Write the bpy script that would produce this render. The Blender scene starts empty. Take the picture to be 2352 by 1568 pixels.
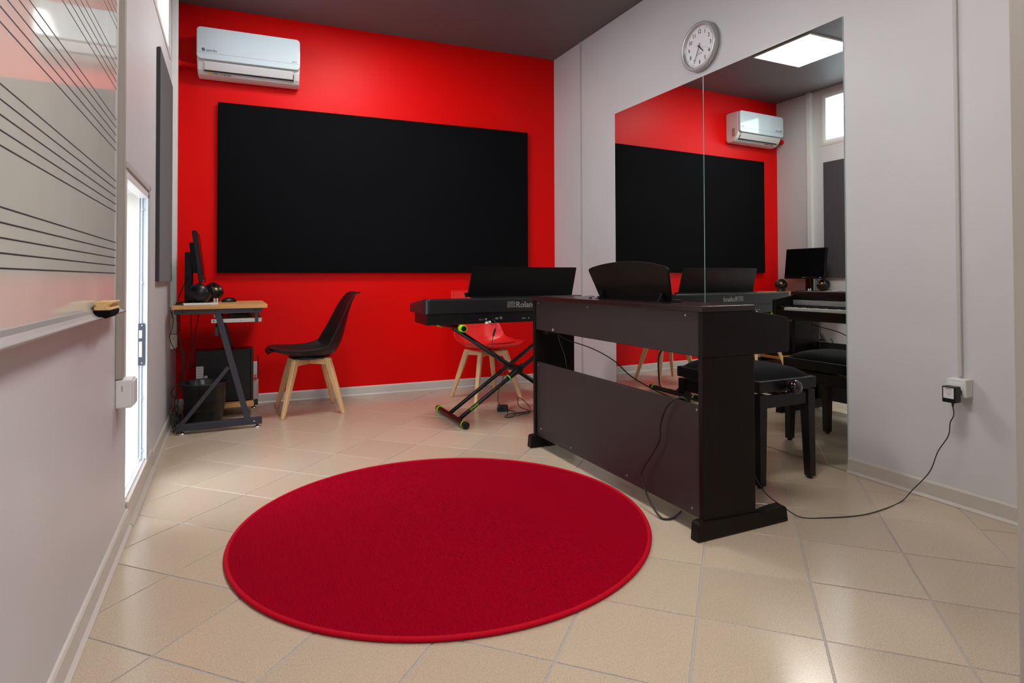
import bpy, bmesh, math, random
from mathutils import Vector, Matrix
random.seed(7)
PI = math.pi
scene = bpy.context.scene
C = scene.collection

# ---------------------------------------------------------------- camera
F_PX, PPX, PPY, YAW, PITCH, ROLL, EYE = 1374.106, 1186.26, 614.32, 0.4454, 0.0161, -0.0035, 0.97
cd = bpy.data.cameras.new('camera'); cam = bpy.data.objects.new('camera', cd); C.objects.link(cam)
cd.sensor_width = 36; cd.sensor_fit = 'HORIZONTAL'; cd.lens = F_PX / 2352 * 36
cd.shift_x = -(PPX - 1176) / 2352; cd.shift_y = (PPY - 784) / 2352
cd.clip_start = 0.05
fh = Vector((math.sin(YAW), math.cos(YAW), 0)); rt = Vector((math.cos(YAW), -math.sin(YAW), 0)); up = Vector((0, 0, 1))
fw = fh * math.cos(PITCH) + up * math.sin(PITCH); u2 = up * math.cos(PITCH) - fh * math.sin(PITCH)
r3 = rt * math.cos(ROLL) + u2 * math.sin(ROLL); u3 = u2 * math.cos(ROLL) - rt * math.sin(ROLL)
cam.matrix_world = Matrix(((r3.x, u3.x, -fw.x, 0), (r3.y, u3.y, -fw.y, 0), (r3.z, u3.z, -fw.z, EYE), (0, 0, 0, 1)))
scene.camera = cam

# ---------------------------------------------------------------- world, exposure
SKY = 4.4
w = bpy.data.worlds.new('sky'); scene.world = w; w.use_nodes = True
bgn = w.node_tree.nodes['Background']; bgn.inputs[0].default_value = (0.80, 0.88, 1.0, 1); bgn.inputs[1].default_value = SKY
scene.view_settings.view_transform = 'Standard'; scene.view_settings.look = 'None'
scene.view_settings.gamma = 1; scene.view_settings.use_curve_mapping = False
scene.view_settings.exposure = 0.85
LED = 19.0

# ---------------------------------------------------------------- room numbers (metres)
XR, XL, ZC = 2.765, -0.365, 3.03
YBACK = -1.6
def RW(x, o=0.0): return 4.95 - 0.0447 * (x - XR) - o      # the red wall is slightly out of square
RANG = math.atan(-0.0447)

# ---------------------------------------------------------------- materials
def newmat(name):
    m = bpy.data.materials.new(name); m.use_nodes = True
    return m, m.node_tree, m.node_tree.nodes['Principled BSDF']
def mat(name, col, rough=0.5, metal=0.0, spec=0.5, coat=0.0, bump=0.0, bscale=200.0, var=0.0, vscale=3.0, sheen=0.0, emis=None, es=0, coatr=0.03):
    m, t, b = newmat(name)
    b.inputs['Base Color'].default_value = (*col, 1); b.inputs['Roughness'].default_value = rough
    b.inputs['Metallic'].default_value = metal; b.inputs['Specular IOR Level'].default_value = spec
    b.inputs['Coat Weight'].default_value = coat; b.inputs['Coat Roughness'].default_value = coatr
    b.inputs['Sheen Weight'].default_value = sheen
    if emis: b.inputs['Emission Color'].default_value = (*emis, 1); b.inputs['Emission Strength'].default_value = es
    tc = t.nodes.new('ShaderNodeTexCoord')
    if bump:
        n = t.nodes.new('ShaderNodeTexNoise'); n.inputs['Scale'].default_value = bscale; n.inputs['Detail'].default_value = 3
        t.links.new(tc.outputs['Object'], n.inputs['Vector'])
        bp = t.nodes.new('ShaderNodeBump'); bp.inputs['Strength'].default_value = bump; bp.inputs['Distance'].default_value = 0.002
        t.links.new(n.outputs['Fac'], bp.inputs['Height']); t.links.new(bp.outputs['Normal'], b.inputs['Normal'])
    if var:
        n = t.nodes.new('ShaderNodeTexNoise'); n.inputs['Scale'].default_value = vscale; n.inputs['Detail'].default_value = 4
        t.links.new(tc.outputs['Object'], n.inputs['Vector'])
        r = t.nodes.new('ShaderNodeValToRGB')
        r.color_ramp.elements[0].color = (*[c * (1 - var) for c in col], 1); r.color_ramp.elements[1].color = (*[min(1, c * (1 + var)) for c in col], 1)
        r.color_ramp.elements[0].position = .3; r.color_ramp.elements[1].position = .7
        t.links.new(n.outputs['Fac'], r.inputs['Fac']); t.links.new(r.outputs['Color'], b.inputs['Base Color'])
    return m
def woodmat(name, c1, c2, axis='x', rough=0.45, scale=14, coat=0.0, stretch=9, spec=.5):
    m, t, b = newmat(name)
    b.inputs['Roughness'].default_value = rough; b.inputs['Coat Weight'].default_value = coat; b.inputs['Specular IOR Level'].default_value = spec
    tc = t.nodes.new('ShaderNodeTexCoord'); mp = t.nodes.new('ShaderNodeMapping')
    s = [stretch, stretch, stretch]; s['xyz'.index(axis)] = 0.6
    mp.inputs['Scale'].default_value = s
    n = t.nodes.new('ShaderNodeTexNoise'); n.inputs['Scale'].default_value = scale; n.inputs['Detail'].default_value = 5; n.inputs['Distortion'].default_value = .4
    r = t.nodes.new('ShaderNodeValToRGB'); r.color_ramp.elements[0].color = (*c1, 1); r.color_ramp.elements[1].color = (*c2, 1)
    r.color_ramp.elements[0].position = .3; r.color_ramp.elements[1].position = .7
    t.links.new(tc.outputs['Object'], mp.inputs['Vector']); t.links.new(mp.outputs['Vector'], n.inputs['Vector'])
    t.links.new(n.outputs['Fac'], r.inputs['Fac']); t.links.new(r.outputs['Color'], b.inputs['Base Color'])
    return m

M = {}
M['wall'] = mat('painted_wall', (.60, .59, .60), .42, bump=.25, bscale=60, var=.03, vscale=1.2)
M['jamb'] = mat('shaded_wall', (.42, .38, .34), .6, bump=.25, bscale=60)  # wall paint with its shade mixed into a darker, browner base colour
M['red'] = mat('red_paint', (.80, .002, .002), .42, bump=.25, bscale=60, var=.04, vscale=1.5, spec=.14)
M['ceil'] = mat('grey_ceiling', (.15, .132, .134), .55, bump=.15, bscale=60, spec=.4)
M['grout'] = mat('grout', (.40, .37, .35), .85, bump=.4, bscale=300)
M['skirt'] = mat('grey_pvc', (.52, .47, .42), .38)
M['skirtw'] = mat('pale_pvc', (.60, .56, .52), .38)
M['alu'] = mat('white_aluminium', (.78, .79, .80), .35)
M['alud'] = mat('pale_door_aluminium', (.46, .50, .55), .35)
M['alug'] = mat('anodised_aluminium', (.46, .445, .43), .38, metal=.35)
M['steel'] = mat('galvanised_steel', (.62, .63, .62), .35, metal=.85)
M['chrome'] = mat('chrome', (.8, .8, .8), .15, metal=1)
M['white'] = mat('white_plastic', (.72, .71, .69), .35)
M['cond'] = mat('grey_conduit', (.50, .48, .46), .45)
M['cond2'] = mat('beige_conduit', (.36, .32, .28), .55)
M['gloss'] = mat('gloss_white', (.60, .68, .71), .08, coat=.5)
M['acbody'] = mat('satin_white', (.74, .74, .74), .35)
M['black'] = mat('black_plastic', (.006, .006, .007), .35, spec=.35)
M['blackm'] = mat('matt_black_plastic', (.010, .010, .012), .42, spec=.3)
M['charc'] = mat('charcoal_plastic', (.014, .014, .015), .28, spec=.45)
M['glossb'] = mat('gloss_black', (.008, .007, .008), .08, coat=.6)
M['screen'] = mat('dark_screen', (.004, .004, .005), .22)
M['cable'] = mat('black_rubber', (.012, .011, .012), .4)
M['felt'] = mat('black_felt', (.0035, .0035, .0045), .9, bump=.5, bscale=260, spec=.10)
M['feltg'] = mat('grey_felt', (.06, .053, .062), .95, bump=.8, bscale=400, spec=.2, sheen=.2)
M['dsteel'] = mat('dark_steel', (.028, .030, .044), .42)
M['rose'] = woodmat('dark_rosewood', (.005, .0035, .0035), (.010, .0065, .006), 'z', .4, 9, spec=.2)
M['rosex'] = woodmat('dark_rosewood_top', (.014, .007, .007), (.028, .012, .011), 'y', .24, 9)
M['backb'] = mat('piano_back_board', (.020, .016, .018), .36, bump=.6, bscale=500, spec=.6)
M['desk'] = woodmat('beech_board', (.54, .26, .08), (.68, .36, .13), 'x', .45, 12)
M['leg'] = woodmat('beech_legs', (.62, .36, .16), (.78, .50, .25), 'z', .5, 12)
M['pine'] = woodmat('pine', (.56, .32, .11), (.78, .53, .24), 'y', .6, 20)
M['cblk'] = mat('black_chair_shell', (.006, .005, .006), .42, spec=.4)
M['cpad'] = mat('black_chair_pad', (.007, .006, .008), .5, spec=.35)
M['cred'] = mat('red_chair_shell', (.80, .010, .008), .38)
M['credp'] = mat('red_chair_pad', (.72, .008, .008), .5)
M['velvet'] = mat('black_velvet', (.003, .003, .004), .9, sheen=.05, spec=.1)
M['lacq'] = mat('black_lacquer', (.006, .005, .006), .3, spec=.35)
M['green'] = mat('lime_green', (.28, .80, .01), .4)
M['cream'] = mat('cream_render', (.50, .47, .39), .9, bump=.8, bscale=40, var=.05, vscale=4)
M['conc'] = mat('pale_concrete', (.55, .52, .48), .9, bump=.8, bscale=60, var=.2, vscale=9)
M['ink'] = mat('dark_print', (.03, .03, .035), .6)
M['gink'] = mat('grey_print', (.33, .32, .31), .5)
M['label'] = mat('white_label', (.68, .68, .68), .5)
M['lred'] = mat('orange_print', (.8, .12, .05), .6)
M['yel'] = mat('yellow_print', (.85, .45, .02), .5)
M['gold'] = mat('bronze_cone', (.60, .38, .16), .3, metal=.8)
M['brass'] = mat('brass', (.5, .25, .05), .4, metal=.8)
M['dial'] = mat('clock_dial', (.80, .80, .82), .4)
M['silver'] = mat('silver_plastic', (.50, .50, .51), .32, metal=.35)
M['keyw'] = mat('ivory_keys', (.74, .72, .66), .3)
M['keyb'] = mat('ebony_keys', (.01, .01, .01), .3)
M['mirror'] = mat('mirror_silver', (.80, .845, .81), .0, metal=1, spec=.5)
M['medge'] = mat('glass_edge', (.35, .50, .46), .15)
M['board'] = mat('whiteboard_enamel', (.66, .64, .58), .045, spec=.42, var=.03, vscale=6)
M['bag'] = mat('plastic_bag', (.62, .52, .50), .3)
M['led'] = mat('lit_diffuser', (.9, .9, .9), .5, emis=(1.0, .985, .965), es=LED)
M['glass'] = mat('frosted_glass', (.9, .95, .95), .15)
gb = M['glass'].node_tree.nodes['Principled BSDF']; gb.inputs['Transmission Weight'].default_value = 1; gb.inputs['IOR'].default_value = 1.02; gb.inputs['Roughness'].default_value = 0.0
M['vial'] = mat('clear_plastic', (.8, .82, .82), .12); M['vial'].node_tree.nodes['Principled BSDF'].inputs['Transmission Weight'].default_value = .5

# tile: beige with dark speckles, slightly different from tile to tile
m, t, b = newmat('glazed_tile'); M['tile'] = m
tc = t.nodes.new('ShaderNodeTexCoord'); oi = t.nodes.new('ShaderNodeObjectInfo')
n = t.nodes.new('ShaderNodeTexNoise'); n.inputs['Scale'].default_value = 420; n.inputs['Detail'].default_value = 2
r = t.nodes.new('ShaderNodeValToRGB'); r.color_ramp.elements[0].position = .34; r.color_ramp.elements[1].position = .47
r.color_ramp.elements[0].color = (.32, .24, .165, 1); r.color_ramp.elements[1].color = (.54, .43, .32, 1)
hs = t.nodes.new('ShaderNodeHueSaturation'); mr = t.nodes.new('ShaderNodeMapRange'); mr.inputs['To Min'].default_value = .95; mr.inputs['To Max'].default_value = 1.05
n2 = t.nodes.new('ShaderNodeTexNoise'); n2.inputs['Scale'].default_value = 7; n2.inputs['Detail'].default_value = 3
mr2 = t.nodes.new('ShaderNodeMapRange'); mr2.inputs['To Min'].default_value = .14; mr2.inputs['To Max'].default_value = .23
bp = t.nodes.new('ShaderNodeBump'); bp.inputs['Strength'].default_value = .10; bp.inputs['Distance'].default_value = .001
n3 = t.nodes.new('ShaderNodeTexNoise'); n3.inputs['Scale'].default_value = 260
L = t.links.new
for a in (n, n2, n3): L(tc.outputs['Object'], a.inputs['Vector'])
L(n.outputs['Fac'], r.inputs['Fac']); L(r.outputs['Color'], hs.inputs['Color']); L(oi.outputs['Random'], mr.inputs['Value']); L(mr.outputs['Result'], hs.inputs['Value'])
L(hs.outputs['Color'], b.inputs['Base Color']); L(n2.outputs['Fac'], mr2.inputs['Value']); L(mr2.outputs['Result'], b.inputs['Roughness'])
L(n3.outputs['Fac'], bp.inputs['Height']); L(bp.outputs['Normal'], b.inputs['Normal'])

# rug: ribbed pile
m, t, b = newmat('red_pile'); M['rug'] = m
b.inputs['Roughness'].default_value = .9; b.inputs['Sheen Weight'].default_value = .0; b.inputs['Specular IOR Level'].default_value = .04
b.inputs['Sheen Tint'].default_value = (1, .3, .4, 1)
tc = t.nodes.new('ShaderNodeTexCoord')
wv = t.nodes.new('ShaderNodeTexWave'); wv.inputs['Scale'].default_value = 55; wv.inputs['Distortion'].default_value = 1.2; wv.inputs['Detail'].default_value = 2; wv.inputs['Detail Scale'].default_value = 3
n = t.nodes.new('ShaderNodeTexNoise'); n.inputs['Scale'].default_value = 420; n.inputs['Detail'].default_value = 3
mx = t.nodes.new('ShaderNodeMath'); mx.operation = 'ADD'
bp = t.nodes.new('ShaderNodeBump'); bp.inputs['Strength'].default_value = 1.0; bp.inputs['Distance'].default_value = .006
r = t.nodes.new('ShaderNodeValToRGB'); r.color_ramp.elements[0].color = (.44, .0003, .014, 1); r.color_ramp.elements[1].color = (.74, .0006, .028, 1)
r.color_ramp.elements[0].position = .25; r.color_ramp.elements[1].position = .75
L = t.links.new
L(tc.outputs['Object'], wv.inputs['Vector']); L(tc.outputs['Object'], n.inputs['Vector'])
L(wv.outputs['Fac'], mx.inputs[0]); L(n.outputs['Fac'], mx.inputs[1]); L(mx.outputs[0], bp.inputs['Height']); L(bp.outputs['Normal'], b.inputs['Normal'])
L(n.outputs['Fac'], r.inputs['Fac']); L(r.outputs['Color'], b.inputs['Base Color'])
M['rugedge'] = mat('red_binding', (.48, .001, .014), .75, bump=.6, bscale=300, spec=.1)

# ---------------------------------------------------------------- object helpers
WM = {}
def thing(name, label, cat, loc=(0, 0, 0), rotz=0.0, group=None):
    o = bpy.data.objects.new(name, None); C.objects.link(o)
    o.empty_display_size = .05
    o.location = loc; o.rotation_euler = (0, 0, rotz)
    WM[o] = Matrix.Translation(Vector(loc)) @ Matrix.Rotation(rotz, 4, 'Z')
    return tag(o, label, cat, group)
def tag(o, label, cat, group=None):
    o['label'] = label; o['category'] = cat
    if group: o['group'] = group
    return o
def part(name, bm, material, parent=None, world=False, smooth=False, bev=0.0, seg=2, sub=0, label=None, kind=None, solid=0.0, origin=None):
    """link a bmesh as ONE object; world=True when its coordinates are world ones"""
    if parent is not None and world:
        bmesh.ops.transform(bm, matrix=WM[parent].inverted(), verts=bm.verts)
    me = bpy.data.meshes.new(name)
    bmesh.ops.recalc_face_normals(bm, faces=bm.faces)
    if origin is not None: bmesh.ops.translate(bm, vec=-Vector(origin), verts=bm.verts)
    bm.to_mesh(me); bm.free()
    mats = material if isinstance(material, (list, tuple)) else [material]
    for mm in mats: me.materials.append(M[mm] if isinstance(mm, str) else mm)
    for p in me.polygons: p.use_smooth = smooth
    o = bpy.data.objects.new(name, me); C.objects.link(o)
    if parent is not None:
        o.parent = parent; WM[o] = WM[parent].copy()
    else: WM[o] = Matrix.Identity(4)
    if origin is not None:
        o.location = origin; WM[o] = WM[o] @ Matrix.Translation(Vector(origin))
    if solid:
        s = o.modifiers.new('solid', 'SOLIDIFY'); s.thickness = solid; s.offset = 0
    if sub:
        s = o.modifiers.new('sub', 'SUBSURF'); s.levels = sub; s.render_levels = sub
    if bev:
        s = o.modifiers.new('bevel', 'BEVEL'); s.width = bev; s.segments = seg; s.limit_method = 'ANGLE'; s.angle_limit = math.radians(35)
        s.harden_normals = False
    if label: o['label'] = label
    if kind: o['kind'] = kind
    return o
def struct(name, bm, material, parent=None, **k):
    return part(name, bm, material, parent, kind='structure' if parent is None else None, **k)
def NB(): return bmesh.new()
def box(bm, x0, x1, y0, y1, z0, z1):
    v = [bm.verts.new(p) for p in ((x0, y0, z0), (x1, y0, z0), (x1, y1, z0), (x0, y1, z0), (x0, y0, z1), (x1, y0, z1), (x1, y1, z1), (x0, y1, z1))]
    for f in ((0, 3, 2, 1), (4, 5, 6, 7), (0, 1, 5, 4), (1, 2, 6, 5), (2, 3, 7, 6), (3, 0, 4, 7)): bm.faces.new([v[i] for i in f])
    return bm
def B(*a): return box(NB(), *a)
def frame_of(d):
    d = Vector(d).normalized(); a = Vector((0, 0, 1)) if abs(d.z) < .95 else Vector((1, 0, 0))
    s = d.cross(a).normalized(); return s, s.cross(d).normalized(), d
def bar(bm, p0, p1, wd, ht, wd1=None, ht1=None, side=None):
    p0, p1 = Vector(p0), Vector(p1); s, u, d = frame_of(p1 - p0)
    if side is not None:
        s = Vector(side); s = (s - d * s.dot(d)).normalized(); u = s.cross(d)
    vs = []
    for p, a, c in ((p0, wd, ht), (p1, wd1 or wd, ht1 or ht)):
        for i, j in ((-1, -1), (1, -1), (1, 1), (-1, 1)): vs.append(bm.verts.new(p + s * a / 2 * i + u * c / 2 * j))
    for f in ((0, 1, 2, 3), (7, 6, 5, 4), (0, 4, 5, 1), (1, 5, 6, 2), (2, 6, 7, 3), (3, 7, 4, 0)): bm.faces.new([vs[i] for i in f])
    return bm
def rings(bm, rs, cap=True, close=False):
    prev = None; first = None
    for rg in rs:
        cur = [bm.verts.new(p) for p in rg]
        if prev:
            k = len(cur)
            for i in range(k): bm.faces.new((prev[i], prev[(i + 1) % k], cur[(i + 1) % k], cur[i]))
        else: first = cur
        prev = cur
    if cap: bm.faces.new(first[::-1]); bm.faces.new(prev)
    return bm
def cyl(bm, p0, p1, r0, r1=None, n=20):
    p0, p1 = Vector(p0), Vector(p1); s, u, d = frame_of(p1 - p0); r1 = r0 if r1 is None else r1
    return rings(bm, [[p + (s * math.cos(2 * PI * i / n) + u * math.sin(2 * PI * i / n)) * r for i in range(n)] for p, r in ((p0, r0), (p1, r1))])
def lathe(bm, prof, c=(0, 0, 0), axis=(0, 0, 1), n=32, cap=True):
    c = Vector(c); s, u, d = frame_of(axis)
    return rings(bm, [[c + d * h + (s * math.cos(2 * PI * i / n) + u * math.sin(2 * PI * i / n)) * max(r, 1e-5) for i in range(n)] for r, h in prof], cap)
def smooth_path(pts, k=8):
    P = [Vector(p) for p in pts]; P = [P[0] * 2 - P[1]] + P + [P[-1] * 2 - P[-2]]; out = []
    for i in range(1, len(P) - 2):
        for j in range(k):
            q = j / k; a, b, c, d = P[i - 1:i + 3]
            out.append(.5 * ((2 * b) + (c - a) * q + (2 * a - 5 * b + 4 * c - d) * q * q + (3 * b - a - 3 * c + d) * q ** 3))
    out.append(P[-2]); return out
def tube(bm, pts, r, n=8, k=8, smooth=True):
    P = smooth_path(pts, k) if smooth else [Vector(p) for p in pts]
    rs = []; ps = None
    for i, p in enumerate(P):
        d = (P[min(i + 1, len(P) - 1)] - P[max(i - 1, 0)]).normalized()
        if ps is None: ps = frame_of(d)[0]
        else: ps = (ps - d * ps.dot(d)).normalized()
        u = ps.cross(d)
        rs.append([p + (ps * math.cos(2 * PI * j / n) + u * math.sin(2 * PI * j / n)) * r for j in range(n)])
    return rings(bm, rs)
def prism(bm, poly, d0, d1, plane='xz'):
    """extrude a 2D polygon; plane xz -> depth y, yz -> depth x, xy -> depth z"""
    def P(a, b, d): return {'xz': (a, d, b), 'yz': (d, a, b), 'xy': (a, b, d)}[plane]
    A = [bm.verts.new(P(a, b, d0)) for a, b in poly]; D = [bm.verts.new(P(a, b, d1)) for a, b in poly]; k = len(poly)
    bm.faces.new(A); bm.faces.new(D[::-1])
    for i in range(k): bm.faces.new((A[i], D[i], D[(i + 1) % k], A[(i + 1) % k]))
    return bm
def rrect(x0, x1, y0, y1, r, k=5):
    out = []
    for cx, cy, a0 in ((x1 - r, y1 - r, 0), (x0 + r, y1 - r, PI / 2), (x0 + r, y0 + r, PI), (x1 - r, y0 + r, 3 * PI / 2)):
        for i in range(k + 1): a = a0 + PI / 2 * i / k; out.append((cx + r * math.cos(a), cy + r * math.sin(a)))
    return out
def basis(o, ex, ey):
    ex, ey = Vector(ex).normalized(), Vector(ey).normalized(); ez = ex.cross(ey); o = Vector(o)
    return Matrix(((ex.x, ey.x, ez.x, o.x), (ex.y, ey.y, ez.y, o.y), (ex.z, ey.z, ez.z, o.z), (0, 0, 0, 1)))
def text(name, s, size, o, ex, ey, material, parent, ext=0.0004, align='LEFT', world=True, bold=0.0, squeeze=1.0):
    cu = bpy.data.curves.new(name, 'FONT'); cu.body = s; cu.size = size; cu.extrude = ext; cu.align_x = align; cu.offset = bold; cu.resolution_u = 3
    cu.align_y = 'CENTER'
    ob = bpy.data.objects.new(name, cu); C.objects.link(ob)
    me = bpy.data.meshes.new_from_object(ob.evaluated_get(bpy.context.evaluated_depsgraph_get()))
    bpy.data.objects.remove(ob); bpy.data.curves.remove(cu)
    bm = NB(); bm.from_mesh(me); bpy.data.meshes.remove(me)
    if squeeze != 1: bmesh.ops.scale(bm, vec=(squeeze, 1, 1), verts=bm.verts)
    bmesh.ops.transform(bm, matrix=basis(o, ex, ey), verts=bm.verts)
    return part(name, bm, material, parent, world=world)
def ribbon(bm, pts, wd, mtx, th=.0006):
    """flat stroke along 2D points, mapped through mtx"""
    k = len(pts); rs = []
    for i in range(k):
        a = Vector(pts[max(i - 1, 0)]); c = Vector(pts[min(i + 1, k - 1)]); d = (c - a).normalized(); nrm = Vector((-d.y, d.x)); p = Vector(pts[i])
        rs.append([mtx @ Vector((*(p + nrm * wd / 2), 0)), mtx @ Vector((*(p - nrm * wd / 2), 0)), mtx @ Vector((*(p - nrm * wd / 2), th)), mtx @ Vector((*(p + nrm * wd / 2), th))])
    return rings(bm, rs)

# ================================================================ THE ROOM
T = .16
# floor slab + tiles laid on the diagonal
fb = struct('floor', B(XL - T, XR + T, YBACK, 5.3, -.12, -.002), 'grout')
TH, TP, TOX, TOY = -0.7941, 0.3269, 1.8976, 1.5578
e1 = Vector((math.cos(TH), math.sin(TH))); e2 = Vector((math.sin(TH), -math.cos(TH)))
def clip(poly, a, b, c):            # keep a*x+b*y<=c
    out = []
    for i in range(len(poly)):
        p, q = poly[i], poly[(i + 1) % len(poly)]; dp = a * p[0] + b * p[1] - c; dq = a * q[0] + b * q[1] - c
        if dp <= 0: out.append(p)
        if dp * dq < 0: s = dp / (dp - dq); out.append((p[0] + (q[0] - p[0]) * s, p[1] + (q[1] - p[1]) * s))
    return out
full = None
for i in range(-16, 12):
    for j in range(-18, 14):
        g = .0024
        q = [Vector((TOX, TOY)) + e1 * TP * a + e2 * TP * b for a, b in ((i + g / TP, j + g / TP), (i + 1 - g / TP, j + g / TP), (i + 1 - g / TP, j + 1 - g / TP), (i + g / TP, j + 1 - g / TP))]
        q = [(v.x, v.y) for v in q]
        if all(v[1] < -.25 for v in q): continue
        c = q
        for pl in ((-1, 0, -XL), (1, 0, XR), (0, -1, 1.3), (0.0447, 1, 4.95 + .0447 * XR)):
            c = clip(c, *pl)
            if len(c) < 3: break
        if len(c) < 3: continue
        cx = sum(v[0] for v in c) / len(c); cy = sum(v[1] for v in c) / len(c)
        if max(math.dist(v, (cx, cy)) for v in c) < .02: continue
        dz = random.uniform(-.0003, .0003)
        if full is not None and len(c) == 4 and c == q:
            o = bpy.data.objects.new('tile', full); C.objects.link(o)
        else:
            bm = NB(); inner = [bm.verts.new((cx + (v[0] - cx) * .991 - cx, cy + (v[1] - cy) * .991 - cy, 0)) for v in c]
            outer = [bm.verts.new((v[0] - cx, v[1] - cy, -.0016)) for v in c]; k = len(c)
            bm.faces.new(inner)
            for s in range(k): bm.faces.new((inner[s], outer[s], outer[(s + 1) % k], inner[(s + 1) % k]))
            me = bpy.data.meshes.new('tile'); bmesh.ops.recalc_face_normals(bm, faces=bm.faces)
            for f in bm.faces:
                if f.normal.z < -.5: f.normal_flip()
            bm.to_mesh(me); bm.free(); me.materials.append(M['tile'])
            o = bpy.data.objects.new('tile', me); C.objects.link(o)
            if c == q: full = me
        o.location = (cx, cy, dz); o.parent = fb

# ceiling
struct('ceiling', B(XL - T, XR + T, YBACK, 5.3, ZC, ZC + .12), 'ceil')
# walls
struct('wall_right', B(XR, XR + T, YBACK, 5.0, 0, ZC), 'wall')
bm = NB()
v = [(XL - T, RW(XL - T)), (XR + T, RW(XR + T)), (XR + T, 5.3), (XL - T, 5.3)]
struct('wall_red', prism(bm, v, 0, ZC, 'xy'), 'red')
struct('wall_back', B(XL - T, XR + T, YBACK - .12, YBACK, 0, ZC), 'wall')
# left wall with the low door opening and the high window opening
DY0, DY1, DZ0, DZ1 = 2.745, 3.40, 0.10, 1.378
WY0, WY1, WZ0, WZ1 = 3.02, 4.475, 2.43, 2.96
bm = NB()
ys = [YBACK, DY0, WY0, DY1, WY1, 5.15]
box(bm, XL - T, XL, YBACK, DY0, 0, ZC)
box(bm, XL - T, XL, DY0, DY1, 0, DZ0 - .02)
box(bm, XL - T, XL, DY0, WY0, DZ1, ZC)
box(bm, XL - T, XL, WY0, DY1, DZ1, WZ0)
box(bm, XL - T, XL, DY1, WY1, 0, WZ0)
box(bm, XL - T, XL, WY0, WY1, WZ1, ZC)
box(bm, XL - T, XL, WY1, 5.15, 0, ZC)
struct('wall_left', bm, 'wall')
# wall return beside the camera
struct('wall_return', B(1.340, XR, .50, .62, 0, ZC), 'jamb', bev=.004)

# skirting: cove profile, offset from wall
def skirt_profile(s=1): return [(0, 0), (.022, 0), (.022, .004), (.012, .014), (.010, .066), (.006, .073), (0, .075)]
def skirting(name, a, b, nrm, m='skirt'):
    a, b, nrm = Vector((*a, 0)), Vector((*b, 0)), Vector((*nrm, 0)).normalized()
    bm = NB(); rings(bm, [[p + nrm * d + Vector((0, 0, z + .0004)) for d, z in skirt_profile()] for p in (a, b)])
    return struct(name, bm, m)
skirting('baseboard_left', (XL, YBACK), (XL, 2.80), (1, 0), 'skirtw')
skirting('baseboard_left_far', (XL, 3.56), (XL, RW(XL)), (1, 0))
skirting('baseboard_red', (XL, RW(XL)), (XR, RW(XR)), (-.0447, -1), 'skirtw')
skirting('baseboard_right', (XR, .62), (XR, 1.978), (-1, 0))
skirting('baseboard_right_far', (XR, 3.955), (XR, RW(XR)), (-1, 0))

# low door: white aluminium frame with strike plate, grey sill
d = thing('door_1', 'white aluminium frame of the low open doorway in the left wall', 'doorway', (XL, 3.1, 0)); d['kind'] = 'structure'
bm = NB()
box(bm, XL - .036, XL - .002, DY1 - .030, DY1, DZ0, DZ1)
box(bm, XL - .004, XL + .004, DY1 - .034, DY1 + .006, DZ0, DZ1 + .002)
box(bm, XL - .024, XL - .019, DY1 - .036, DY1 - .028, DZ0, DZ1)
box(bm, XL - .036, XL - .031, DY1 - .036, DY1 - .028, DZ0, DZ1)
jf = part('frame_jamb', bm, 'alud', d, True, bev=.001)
bm = NB(); box(bm, XL - .036, XL + .004, DY0, DY1, DZ1 - .022, DZ1 + .002); part('frame_head', bm, 'alu', d, True, bev=.001)
bm = NB(); box(bm, XL - .06, XL - .002, DY0, DY1 - .02, DZ0 - .02, DZ0); box(bm, XL - .03, XL - .024, DY0, DY1 - .03, DZ0, DZ0 + .012); box(bm, XL - .012, XL - .006, DY0, DY1 - .03, DZ0, DZ0 + .010)
part('threshold', bm, 'alu', d, True, bev=.001)
bm = NB(); prism(bm, [(XL, 0.0005), (XL + .028, .0005), (XL + .026, .008), (XL + .010, .02), (XL + .008, .10), (XL - .01, .104), (XL - .01, .09), (XL, .09)], 2.77, 3.57, 'xz'); part('sill_plate', bm, 'skirt', d, True, bev=.0015)
bm = NB()
box(bm, XL, XL + .007, DY1 + .006, DY1 + .03, .09, DZ1 + .045); box(bm, XL, XL + .007, DY0 - .03, DY1 + .03, DZ1 + .018, DZ1 + .045)
part('architrave', bm, 'cond', d, True, bev=.003)
bm = NB(); prism(bm, rrect(XL - .034, XL - .007, .555, .755, .002), DY1 - .036, DY1 - .0385, 'xz')
sp = part('strike_plate', bm, 'dsteel', d, True, label='dark steel strike plate')
bm = NB(); box(bm, XL - .030, XL - .018, DY1 - .0395, DY1 - .037, .685, .722); box(bm, XL - .030, XL - .018, DY1 - .0395, DY1 - .037, .595, .668)
part('latch_slot', bm, 'alu', sp, True)
for z in (.566, .745, .95, 1.3, .40, .15):
    bm = NB(); cyl(bm, (XL - .018, DY1 - .041, z), (XL - .018, DY1 - .03, z), .0035, n=12); part('screw', bm, 'chrome', d, True)

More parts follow.
